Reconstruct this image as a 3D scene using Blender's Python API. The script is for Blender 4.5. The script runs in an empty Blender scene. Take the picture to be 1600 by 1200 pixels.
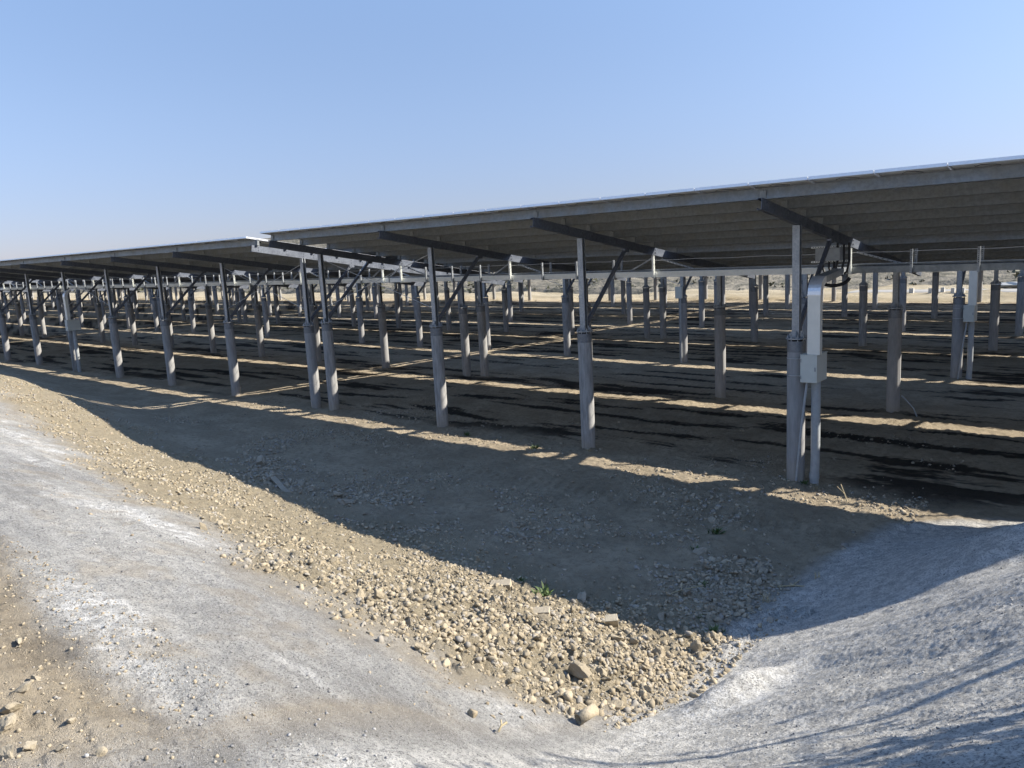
import bpy, math, random
import numpy as np
from mathutils import Vector, Matrix
random.seed(7)
rng = np.random.default_rng(11)
scene = bpy.context.scene
COL = scene.collection

# ------------------------------------------------------------------ camera, light, exposure
cam_d = bpy.data.cameras.new('camera'); cam = bpy.data.objects.new('camera', cam_d); COL.objects.link(cam)
cam_d.sensor_fit = 'HORIZONTAL'; cam_d.sensor_width = 36.0; cam_d.lens = 36*1189.6/1600
cam_d.clip_start = 0.05; cam_d.clip_end = 5000
EYE = 4.2351
_p, _r, _y = 0.1594, -0.0537, 0.7056
_F = Vector((-math.sin(_y)*math.cos(_p), math.cos(_y)*math.cos(_p), -math.sin(_p)))
_R0 = Vector((math.cos(_y), math.sin(_y), 0)); _U0 = _R0.cross(_F)
_R = math.cos(_r)*_R0 + math.sin(_r)*_U0; _U = -math.sin(_r)*_R0 + math.cos(_r)*_U0
cam.matrix_world = Matrix(((_R.x,_U.x,-_F.x,0),(_R.y,_U.y,-_F.y,0),(_R.z,_U.z,-_F.z,EYE),(0,0,0,1)))
scene.camera = cam

SUN = Vector((1.15, 0.97, 1.0)).normalized()          # towards the sun
elev = math.asin(SUN.z); azim = math.atan2(SUN.x, SUN.y)
world = bpy.data.worlds.new('World'); scene.world = world; world.use_nodes = True
wn = world.node_tree; wn.nodes.clear()
sky = wn.nodes.new('ShaderNodeTexSky'); sky.sky_type = 'NISHITA'; sky.sun_disc = False
sky.sun_elevation = elev; sky.sun_rotation = azim; sky.altitude = 0; sky.air_density = 1.0; sky.dust_density = 0.25; sky.ozone_density = 4.0
bg = wn.nodes.new('ShaderNodeBackground'); bg.inputs['Strength'].default_value = 0.15
wo = wn.nodes.new('ShaderNodeOutputWorld')
# sky tinted by height: dimmed near the horizon, unseen zenith brightened to lift the shade
tc = wn.nodes.new('ShaderNodeTexCoord'); sp = wn.nodes.new('ShaderNodeSeparateXYZ'); wn.links.new(tc.outputs['Generated'], sp.inputs[0])
mc = wn.nodes.new('ShaderNodeValToRGB'); wn.links.new(sp.outputs[2], mc.inputs[0]); cr = mc.color_ramp; cr.interpolation = 'B_SPLINE'
for k, (pos, c) in enumerate(((0.0, (.225, .212, .325)), (.18, (.59, .49, .48)), (.36, (.685, .60, .57)), (.75, (1.45, 1.27, 1.18)))):
    e = cr.elements[k] if k < 2 else cr.elements.new(pos)
    e.position = pos; e.color = (*c, 1)
mm = wn.nodes.new('ShaderNodeMix'); mm.data_type = 'RGBA'; mm.blend_type = 'MULTIPLY'; mm.inputs[0].default_value = 1
wn.links.new(sky.outputs[0], mm.inputs[6]); wn.links.new(mc.outputs[0], mm.inputs[7]); wn.links.new(mm.outputs[2], bg.inputs[0]); wn.links.new(bg.outputs[0], wo.inputs[0])
sun_d = bpy.data.lights.new('sun', 'SUN'); sun_d.energy = 4.9; sun_d.angle = math.radians(0.55); sun_d.color = (1.0, 0.93, 0.82)
sun = bpy.data.objects.new('sun', sun_d); COL.objects.link(sun)
sun.rotation_euler = SUN.to_track_quat('Z', 'Y').to_euler(); sun.location = (30, 20, 40)
scene.view_settings.view_transform = 'Standard'; scene.view_settings.look = 'None'
scene.view_settings.exposure = 1.2; scene.view_settings.gamma = 1.0; scene.view_settings.use_curve_mapping = False
scene.render.engine = 'CYCLES'
scene.cycles.max_bounces = 6; scene.cycles.diffuse_bounces = 4

# ------------------------------------------------------------------ helpers
def tag(o, label=None, cat=None, group=None, kind=None):
    if label: o['label'] = label
    if cat: o['category'] = cat
    if group: o['group'] = group
    if kind: o['kind'] = kind
    return o
class MB:
    def __init__(s): s.v = []; s.f = []; s.m = []; s.sm = []
    def add(s, vs, fs, mi=0, smooth=False):
        b = len(s.v); s.v += [tuple(v) for v in vs]; s.f += [tuple(i+b for i in f) for f in fs]
        s.m += [mi]*len(fs); s.sm += [smooth]*len(fs); return s
    def hexa(s, c, mi=0):
        return s.add(c, [(0,3,2,1),(4,5,6,7),(0,1,5,4),(1,2,6,5),(2,3,7,6),(3,0,4,7)], mi)
    def box(s, x0, x1, y0, y1, z0, z1, mi=0):
        return s.hexa([(x0,y0,z0),(x1,y0,z0),(x1,y1,z0),(x0,y1,z0),(x0,y0,z1),(x1,y0,z1),(x1,y1,z1),(x0,y1,z1)], mi)
    def bar(s, p0, p1, w, h, up=(0,0,1), off=(0,0), mi=0):
        """rectangular bar; w across, h along up; off shifts the section (across, up)"""
        p0, p1 = Vector(p0), Vector(p1); d = (p1-p0).normalized(); up = Vector(up)
        sx = d.cross(up).normalized(); sy = sx.cross(d).normalized()
        c = []
        for p in (p0, p1):
            q = p + sx*off[0] + sy*off[1]
            c += [q-sx*w/2-sy*h/2, q+sx*w/2-sy*h/2, q+sx*w/2+sy*h/2, q-sx*w/2+sy*h/2]
        return s.add(c, [(0,1,2,3),(7,6,5,4),(0,4,5,1),(1,5,6,2),(2,6,7,3),(3,7,4,0)], mi)
    def chan(s, p0, p1, w, h, t, up=(0,0,1), side=1, lip=0.0, mi=0):
        """C section: web of height h on the 'side', flanges of width w"""
        s.bar(p0, p1, t, h, up, (side*(w/2-t/2), 0), mi)
        s.bar(p0, p1, w-t, t, up, (-side*t/2, h/2-t/2), mi); s.bar(p0, p1, w-t, t, up, (-side*t/2, -h/2+t/2), mi)
        if lip:
            s.bar(p0, p1, t, lip, up, (-side*(w/2-t/2), h/2-t-lip/2), mi); s.bar(p0, p1, t, lip, up, (-side*(w/2-t/2), -h/2+t+lip/2), mi)
        return s
    def tube(s, pts, r, n=8, mi=0, cap=True, radii=None):
        pts = [Vector(p) for p in pts]; rings = []; prev = None
        for i, p in enumerate(pts):
            d = (pts[min(i+1,len(pts)-1)]-pts[max(i-1,0)]).normalized()
            if prev is None:
                a = Vector((0,0,1)) if abs(d.z) < .9 else Vector((1,0,0)); u = d.cross(a).normalized()
            else:
                u = (prev - d*prev.dot(d)).normalized()
            prev = u; w = d.cross(u); rr = radii[i] if radii else r
            rings.append([p + (u*math.cos(2*math.pi*k/n)+w*math.sin(2*math.pi*k/n))*rr for k in range(n)])
        vs = [q for g in rings for q in g]; fs = []
        for i in range(len(pts)-1):
            for k in range(n):
                a = i*n+k; b = i*n+(k+1)%n; fs.append((a, b, b+n, a+n))
        s.add(vs, fs, mi, True)
        if cap:
            s.add(rings[0], [tuple(range(n))[::-1]], mi); s.add(rings[-1], [tuple(range(n))], mi)
        return s
    def cyl(s, x, y, z0, z1, r, n=24, mi=0, r1=None):
        return s.tube([(x,y,z0),(x,y,z1)], r, n, mi, True, [r, r if r1 is None else r1])
    def mesh(s, name, *mats):
        me = bpy.data.meshes.new(name); me.from_pydata(s.v, [], s.f)
        for m in mats: me.materials.append(m)
        me.polygons.foreach_set('material_index', s.m); me.polygons.foreach_set('use_smooth', s.sm); me.update(); return me
    def build(s, name, mats, parent=None, loc=(0,0,0)):
        if not isinstance(mats, (list, tuple)): mats = [mats]
        return put(name, s.mesh(name, *mats), parent, loc)
def put(name, me, parent=None, loc=(0,0,0), rot=None):
    o = bpy.data.objects.new(name, me); COL.objects.link(o); o.location = loc
    if rot: o.rotation_euler = rot
    if parent: o.parent = parent
    return o
def empty(name, loc=(0,0,0), rz=0.0):
    o = bpy.data.objects.new(name, None); COL.objects.link(o); o.location = loc; o.rotation_euler = (0,0,rz); o.empty_display_size = .3; return o
def copy_tree(o, parent=None):
    c = o.copy(); COL.objects.link(c)
    if parent: c.parent = parent
    for ch in list(o.children): copy_tree(ch, c)
    return c

# ------------------------------------------------------------------ noise (numpy)
def _h(ix, iy, s):
    n = (ix*374761393 + iy*668265263 + s*1442695041) & 0xffffffff
    n = ((n ^ (n >> 13))*1274126177) & 0xffffffff
    return ((n ^ (n >> 16)) & 0xffff)/65535.0
def vnoise(x, y, s=0):
    ix = np.floor(x).astype(np.int64); iy = np.floor(y).astype(np.int64); fx = x-ix; fy = y-iy
    fx = fx*fx*(3-2*fx); fy = fy*fy*(3-2*fy)
    a = _h(ix,iy,s); b = _h(ix+1,iy,s); c = _h(ix,iy+1,s); d = _h(ix+1,iy+1,s)
    return (a*(1-fx)+b*fx)*(1-fy)+(c*(1-fx)+d*fx)*fy - .5
def fbm(x, y, o=4, s=0, g=.5):
    r = 0; a = 1.0
    for i in range(o): r = r + a*vnoise(x*2**i+17.3*i, y*2**i-9.1*i, s+i); a *= g
    return r
def worley(x, y, s=0):
    """distance to the nearest scattered point and a random number of that point"""
    ix = np.floor(x).astype(np.int64); iy = np.floor(y).astype(np.int64); best = np.full(np.shape(x), 9.0); rid = np.zeros(np.shape(x))
    for dx in (-1, 0, 1):
        for dy in (-1, 0, 1):
            jx, jy = ix+dx, iy+dy; d = np.hypot(jx+_h(jx,jy,s)-x, jy+_h(jx,jy,s+7)-y); m = d < best
            best = np.where(m, d, best); rid = np.where(m, _h(jx,jy,s+13), rid)
    return best, rid
def lumps(x, y, s=0):
    d, r = worley(x, y, s); return np.clip(1.0-1.5*d*(.8+.6*(1-r)), 0, 1)**.6*(.25+.75*r)
SX = -0.0102                      # the field rises gently to the left
# surveyed spot heights of the two banks and the gully between them: x, y, height above the field plane
SPOT = [(-27.67,7.7,1.17),(-26.27,7.81,1.22),(-22.28,7.6,1.0),(-19.62,7.32,.78),(-17.4,7.09,.56),(-14.36,7.0,.44),(-11.98,6.93,.36),
 (-9.93,6.79,.24),(-8.35,6.74,.19),(-7.04,6.74,.18),(-5.93,6.75,.18),(-4.94,6.73,.17),(-4.08,6.72,.15),(-3.49,6.75,.17),(-3.15,6.8,.24),
 (-2.74,6.93,.37),(-2.2,7.15,.6),(-1.69,7.38,.84),(-1.22,7.65,1.12),(-.76,7.87,1.35),
 (-2.87,5.54,.42),(-2.78,4.54,.72),(-2.84,3.8,1.0),(-2.52,2.78,1.5),(-1.97,4.98,.95),(-1.39,3.52,1.55),(-1.06,4.67,1.45),(-.76,3.4,1.9),
 (-.49,5.33,1.75),(-.29,3.41,2.1),(-3.06,9.91,.05),(-2.63,11.38,.02),(-3.2,8.7,.03),(-1.74,12.78,0),(-2.82,8.06,.15),
 (-1.23,9.9,.84),(-1.4,11.3,.36),(-.83,8.3,1.44),(-2.0,9.9,.5),(-.4,7,1.75),(-.2,9.5,1.45),(-.9,12.2,.25),
 (0.5,5,2.2),(1.5,7.5,2.2),(.5,8.5,1.85),(0.2,11,1.05),(0.3,12.8,.08),(3,9.5,1.9),(3,11,1.2),(3,12.9,.06),(10,9,2),(10,12.3,.1),(20,8.5,2),(20,12,.05),
 (2,4,2.45),(8,4,2.5),(20,4,2.5),(0,1.5,2.5),(-1.4,1.6,2.3),(0,0,2.55),(-1.5,0,2.5),(3,0,2.55),(-3,-1,2.55),
 (-4,1.35,2.33),(-2.7,1.7,2.1),(-7,1.65,2.3),(-10,1.8,2.3),(-14,2.1,2.3),(-20,2.8,2.35),(-27,4.2,2.4),(-35,4.6,2.45),(-45,4.6,2.45),
 (-4,.3,2.52),(-7,.4,2.5),(-14,.6,2.5),(-20,1,2.5),(-27,2,2.55),(-40,2,2.6),
 (-4.2,4.0,1.2),(-5.5,4.1,1.27),(-8,4.2,1.33),(-11,4.4,1.38),(-15,4.6,1.5),(-20,5.2,1.7),(-3.6,2.8,1.72),(-3.4,5.5,.55),(-5,5.5,.66),(-8,5.5,.7),
 (-4,8,.0),(-6,7.9,.03),(-8,8,.03),(-12,8.4,.04),(-17,8.9,.03),(-22,10.1,.05),(-25,10.6,.05),(-30,11.0,.04),(-40,12,.05),(-35,8,1.5),(-45,8.3,1.4),
 (-40,13.2,0),(-12,10.5,0),(-7,10.5,0),(-4.2,10.5,0),(-12,13,0),(-6,13,0),(-3,13,0),
 (-10,-8,2.6),(5,-8,2.6),(20,-8,2.6),(-30,-8,2.6),(-45,-8,2.6)]
SPOT += [(float(x), float(y), 0.0) for x in range(-42, -4, 6) for y in (11.8, 12.6)]
SPOT += [(float(x), float(y), 0.0) for x in range(-48, 24, 8) for y in (14.5, 17)]
_P = np.array(SPOT)
def _tps():
    n = len(_P); d = np.hypot(_P[:,0][:,None]-_P[:,0], _P[:,1][:,None]-_P[:,1])
    K = np.where(d > 0, d*d*np.log(np.maximum(d,1e-9)), 0) + np.eye(n)*0.02
    Q = np.c_[np.ones(n), _P[:,:2]]
    A = np.zeros((n+3,n+3)); A[:n,:n] = K; A[:n,n:] = Q; A[n:,:n] = Q.T
    return np.linalg.solve(A, np.r_[_P[:,2], 0, 0, 0])
_W = _tps()
def sstep(a, b, x):
    t = np.clip((x-a)/(b-a), 0, 1); return t*t*(3-2*t)
def bank(X, Y):
    """height of the banks above the field plane"""
    X = np.atleast_1d(np.asarray(X, float)); Y = np.atleast_1d(np.asarray(Y, float))
    out = np.zeros(len(X))
    for i in range(0, len(X), 40000):
        x = np.clip(X[i:i+40000], -46, 22); y = np.clip(Y[i:i+40000], -9, 17)
        d = np.hypot(x[:,None]-_P[:,0], y[:,None]-_P[:,1])
        K = d*d*np.log(np.maximum(d, 1e-9))
        out[i:i+40000] = K @ _W[:-3] + _W[-3] + _W[-2]*x + _W[-1]*y
    out *= 1-sstep(11.6, 13.0, Y)*(1-sstep(-4.5, -2.6, X)); out *= 1-sstep(12.6, 14.0, Y)
    return np.where(Y > 9, np.maximum(out, 0), out)
# ------------------------------------------------------------------ materials
class NT:
    def __init__(s, name):
        s.m = bpy.data.materials.new(name); s.m.use_nodes = True; s.t = s.m.node_tree; s.t.nodes.clear()
        s.out = s.n('ShaderNodeOutputMaterial'); s.b = s.n('ShaderNodeBsdfPrincipled'); s.l(s.b.outputs[0], s.out.inputs[0])
        s.geo = s.n('ShaderNodeTexCoord')
    def n(s, t, **k):
        x = s.t.nodes.new(t)
        for a, v in k.items(): setattr(x, a, v)
        return x
    def l(s, a, b): s.t.links.new(a, b)
    def val(s, inp, v):
        if hasattr(v, 'is_output'): s.l(v, inp)
        else: inp.default_value = (*v, 1) if isinstance(v, (tuple, list)) and len(v) == 3 and inp.type == 'RGBA' else v
    def noise(s, scale, detail=4, rough=.55, vec=None, dist=0):
        x = s.n('ShaderNodeTexNoise'); x.inputs['Scale'].default_value = scale; x.inputs['Detail'].default_value = detail
        x.inputs['Roughness'].default_value = rough; x.inputs['Distortion'].default_value = dist
        s.l(vec or s.geo.outputs['Object'], x.inputs['Vector']); return x.outputs['Fac']
    def vor(s, scale, vec=None, feat='F1'):
        x = s.n('ShaderNodeTexVoronoi'); x.feature = feat; x.inputs['Scale'].default_value = scale
        s.l(vec or s.geo.outputs['Object'], x.inputs['Vector']); return x.outputs['Distance']
    def map(s, sc, vec=None):
        x = s.n('ShaderNodeMapping'); x.inputs['Scale'].default_value = sc; s.l(vec or s.geo.outputs['Object'], x.inputs['Vector']); return x.outputs[0]
    def ramp(s, f, lo, hi, a=0.0, b=1.0):
        x = s.n('ShaderNodeMapRange'); x.clamp = True; x.interpolation_type = 'SMOOTHSTEP'
        for i, v in enumerate((f, lo, hi, a, b)): s.val(x.inputs[i], v)
        return x.outputs[0]
    def mix(s, f, a, b, mode='MIX'):
        x = s.n('ShaderNodeMix'); x.data_type = 'RGBA'; x.blend_type = mode
        s.val(x.inputs[0], f); s.val(x.inputs[6], a); s.val(x.inputs[7], b); return x.outputs[2]
    def math(s, op, a, b=0.0):
        x = s.n('ShaderNodeMath'); x.operation = op; s.val(x.inputs[0], a); s.val(x.inputs[1], b); return x.outputs[0]
    def attr(s, name):
        x = s.n('ShaderNodeAttribute'); x.attribute_name = name; return x.outputs['Fac']
    def bump(s, h, strength=.5, dist=.02):
        x = s.n('ShaderNodeBump'); s.val(x.inputs['Strength'], strength); x.inputs['Distance'].default_value = dist
        s.l(h, x.inputs['Height']); s.l(x.outputs[0], s.b.inputs['Normal'])
    def fin(s, col, rough=.8, metal=0.0, spec=.3):
        s.val(s.b.inputs['Base Color'], col); s.val(s.b.inputs['Roughness'], rough); s.val(s.b.inputs['Metallic'], metal)
        s.b.inputs['Specular IOR Level'].default_value = spec; return s.m

def m_ground():
    t = NT('earth'); P = t.geo.outputs['Object']
    pow_, clod, far, damp_and_crest, streak, lime = (t.attr(a) for a in ('powder','clod','far','damp_and_crest','streak','lime'))
    n1 = t.noise(1.1, 6, .6); n2 = t.noise(9, 6, .65); n3 = t.noise(55, 5, .7); n4 = t.noise(220, 3, .7)
    dirt = t.mix(t.ramp(n1, .35, .68), (.36,.30,.215), (.50,.42,.305))
    dirt = t.mix(t.ramp(n2, .42, .7, 0, .75), dirt, (.26,.215,.155))
    dirt = t.mix(t.ramp(n3, .52, .68, 0, .7), dirt, (.52,.445,.335))
    dirt = t.mix(damp_and_crest, dirt, (.022,.019,.017))
    tan = t.mix(t.ramp(n2, .35, .7), (.33,.28,.195), (.42,.36,.255))
    tan = t.mix(t.ramp(n3, .50, .62, 0, .7), tan, (.24,.195,.13))
    sv = t.noise(1.0, 5, .6, t.map((1.4, 4.2, 3)), 1.2)
    gray = t.mix(t.ramp(sv, .34, .66), (.25,.245,.232), (.42,.412,.39))
    gray = t.mix(t.math('MULTIPLY', lime, .85), gray, (.82,.79,.72))
    gray = t.mix(streak, gray, (.84,.825,.785))
    gray = t.mix(t.ramp(n2, .42, .60, 0, .5), gray, (.27,.264,.25))
    gray = t.mix(t.ramp(n3, .5, .58, 0, .68), gray, (.17,.167,.16))
    sp = t.math('MULTIPLY', t.ramp(t.vor(34), .12, .22, 1, 0), t.ramp(n2, .36, .5)); sp2 = t.ramp(t.vor(90), .12, .3, 1, 0)
    gray = t.mix(t.math('MULTIPLY', sp, .9), gray, (.06,.06,.06)); gray = t.mix(t.math('MULTIPLY', sp2, t.ramp(n3, .44, .56)), gray, (.08,.08,.08))
    gray = t.mix(t.ramp(n4, .55, .64, 0, .75), gray, (.76,.75,.72))
    farc = t.mix(t.ramp(t.noise(.25, 5, .6, t.map((.6,1,1))), .35, .65), (.30,.25,.165), (.40,.34,.235))
    c = t.mix(clod, dirt, tan); c = t.mix(pow_, c, gray); c = t.mix(far, c, farc)
    h = t.math('ADD', t.math('MULTIPLY', n3, .6), t.math('MULTIPLY', n4, .35))
    h = t.math('ADD', h, t.math('MULTIPLY', n2, .5)); h = t.math('SUBTRACT', h, t.math('MULTIPLY', sp2, .25))
    t.bump(h, .9, .07)
    return t.fin(c, .95, 0, .12)
def m_rock(name, a, b, c):
    t = NT(name); r = t.n('ShaderNodeObjectInfo').outputs['Random']
    n = t.noise(14, 5, .65); n2 = t.noise(70, 4, .7)
    col = t.mix(t.ramp(n, .3, .7), a, b); col = t.mix(t.ramp(n2, .5, .75, 0, .7), col, c)
    col = t.mix(t.ramp(r, .3, 1, 0, .5), col, c)
    t.bump(t.math('ADD', n2, n), .6, .015); return t.fin(col, .95, 0, .15)
def m_stuffrock(name, a, b, c):
    t = NT(name); g = t.n('ShaderNodeNewGeometry'); r = g.outputs['Random Per Island']
    n1 = t.noise(17, 4, .6); n2 = t.noise(80, 4, .7)
    col = t.mix(r, c, b); col = t.mix(t.ramp(n1, .35, .7, 0, .5), col, a); col = t.mix(t.ramp(n2, .5, .75, 0, .5), col, c)
    grey = t.ramp(t.math('FRACT', t.math('MULTIPLY', r, 17.3)), .72, .86, 0, .55); col = t.mix(grey, col, tuple(sum(a)/3*k for k in (1.02, 1.0, .96)))
    t.bump(n2, .6, .01); return t.fin(col, .95, 0, .15)
def m_concrete():
    t = NT('pile_concrete'); r = t.n('ShaderNodeObjectInfo').outputs['Random']
    v = t.map((3, 3, .5)); n = t.noise(6, 5, .6, v); n2 = t.noise(40, 4, .7); n3 = t.noise(2.0, 3)
    c = t.mix(t.ramp(n, .3, .7), (.21,.208,.206), (.35,.345,.335)); c = t.mix(t.ramp(n2, .55, .75, 0, .5), c, (.2,.2,.2))
    c = t.mix(t.ramp(r, 0, 1, 0, .5), c, (.26,.26,.262))
    z = t.n('ShaderNodeSeparateXYZ'); t.l(t.geo.outputs['Object'], z.inputs[0])
    c = t.mix(t.math('MULTIPLY', t.ramp(t.math('ADD', z.outputs[2], t.math('MULTIPLY', n3, .5)), .1, .75, 1, 0), .6), c, (.34,.28,.2))   # mud splash
    t.bump(n2, .25, .004); return t.fin(c, .85, 0, .3)
def m_metal(name, a, b, rough=.5, metal=.6, sc=22, dirt=0.0):
    t = NT(name); n = t.noise(sc, 4, .6); n2 = t.noise(3.0, 4, .6); v = t.vor(sc*1.6)
    c = t.mix(t.ramp(n, .3, .7), a, b); c = t.mix(t.ramp(v, .1, .6, 0, .25), c, b)
    if dirt: c = t.mix(t.ramp(n2, .45, .75, 0, dirt), c, (.26,.22,.16))
    t.bump(n, .08, .002); return t.fin(c, t.ramp(n2, .3, .7, rough-.1, rough+.15), metal, .5)
def m_plain(name, c, rough=.6, metal=0.0, var=.25, sc=30):
    t = NT(name); n = t.noise(sc, 4, .6); k = tuple(x*(1-var) for x in c)
    return t.fin(t.mix(t.ramp(n, .3, .7), k, c), rough, metal, .4)
def m_back():
    t = NT('panel_backsheet'); P = t.geo.outputs['Object']
    g = t.n('ShaderNodeTexBrick'); g.offset = 0; g.inputs['Scale'].default_value = 1.0; g.inputs['Brick Width'].default_value = .15; g.inputs['Row Height'].default_value = .15
    g.inputs['Mortar Size'].default_value = .006; g.inputs['Color1'].default_value = (.66,.67,.67,1); g.inputs['Color2'].default_value = (.69,.70,.70,1); g.inputs['Mortar'].default_value = (.74,.75,.75,1)
    t.l(P, g.inputs['Vector']); n = t.noise(2.5, 3)
    return t.fin(t.mix(t.ramp(n, .35, .7, 0, .4), g.outputs[0], (.58,.575,.56)), .55, 0, .4)
def m_glass():
    t = NT('panel_glass'); P = t.geo.outputs['Object']
    g = t.n('ShaderNodeTexBrick'); g.offset = 0; g.inputs['Scale'].default_value = 1.0; g.inputs['Brick Width'].default_value = .15; g.inputs['Row Height'].default_value = .15
    g.inputs['Mortar Size'].default_value = .003; g.inputs['Color1'].default_value = (.012,.018,.05,1); g.inputs['Color2'].default_value = (.015,.02,.055,1); g.inputs['Mortar'].default_value = (.3,.3,.32,1)
    t.l(P, g.inputs['Vector']); return t.fin(g.outputs[0], .08, 0, .5)
def m_hill():
    t = NT('hill_scrub'); n = t.noise(.10, 5, .6); n2 = t.noise(.7, 5, .7); n3 = t.noise(3, 4, .7)
    c = t.mix(t.ramp(n, .35, .65), (.16,.145,.115), (.225,.20,.155)); c = t.mix(t.ramp(n2, .45, .62, 0, .9), c, (.065,.065,.05)); c = t.mix(t.ramp(n3, .5, .7, 0, .6), c, (.13,.115,.085))
    t.bump(n2, .8, .6); return t.fin(c, .95, 0, .1)
def m_leaf(name, a, b):
    t = NT(name); n = t.noise(9, 3); return t.fin(t.mix(t.ramp(n, .3, .7), a, b), .6, 0, .3)

M = dict(
    earth=m_ground(), concrete=m_concrete(),
    clod=m_rock('dry_clod', (.32,.27,.19), (.40,.34,.245), (.20,.165,.11)),
    clods=m_stuffrock('dry_clods', (.32,.27,.19), (.40,.34,.245), (.21,.172,.115)),
    pale=m_rock('pale_tan_stone', (.38,.325,.235), (.47,.41,.31), (.27,.225,.155)),
    stone=m_rock('grey_stone', (.29,.255,.195), (.40,.355,.28), (.21,.18,.14)),
    pebbles=m_stuffrock('pebbles', (.30,.255,.19), (.42,.36,.27), (.22,.185,.135)),
    grit=m_stuffrock('grey_grit', (.25,.245,.235), (.42,.41,.39), (.12,.12,.12)),
    brick=m_rock('pale_brick', (.41,.355,.26), (.49,.43,.325), (.30,.25,.18)),
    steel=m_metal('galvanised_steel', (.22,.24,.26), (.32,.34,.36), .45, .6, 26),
    dark=m_metal('shade_darkened_galvanised_beam', (.085,.098,.125), (.14,.155,.185), .45, .5, 20),  # galvanised beams and struts, base colour darkened to carry their shade
    purlin=m_metal('purlin_steel', (.145,.158,.165), (.21,.225,.23), .5, .45, 18, .2),
    collar=m_metal('collar_steel', (.13,.14,.155), (.20,.21,.225), .55, .5, 30, .2),
    alu=m_plain('aluminium_frame', (.72,.73,.75), .38, .7, .08),
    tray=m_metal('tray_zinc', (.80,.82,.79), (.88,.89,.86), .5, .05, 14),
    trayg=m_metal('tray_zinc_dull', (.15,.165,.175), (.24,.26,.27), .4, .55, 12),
    cream=m_plain('cream_powder_coat', (.50,.51,.465), .45, 0, .06, 8),
    duct=m_plain('duct_sheet', (.66,.655,.60), .42, .15, .06, 6),
    pvc=m_plain('grey_pvc', (.34,.36,.37), .5, 0, .15, 12),
    black=m_plain('black_rubber', (.015,.015,.016), .5, 0, .2),
    wire=m_plain('steel_wire', (.55,.56,.57), .35, .6, .1),
    back=m_back(), glass=m_glass(), hill=m_hill(),
    scrub=m_leaf('scrub_leaf', (.05,.055,.03), (.10,.095,.055)),
    weed=m_leaf('weed_leaf', (.045,.075,.02), (.09,.13,.04)),
    straw=m_plain('straw', (.45,.37,.22), .8, 0, .3),
    bark=m_plain('bark', (.12,.095,.07), .9, 0, .4),
    asphalt=m_plain('pale_road', (.30,.285,.255), .9, 0, .12, 2),
    bluep=m_plain('blue_plastic', (.03,.07,.28), .45, 0, .15),
    block=m_plain('pale_block', (.50,.48,.43), .8, 0, .12, 5),
)
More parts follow.
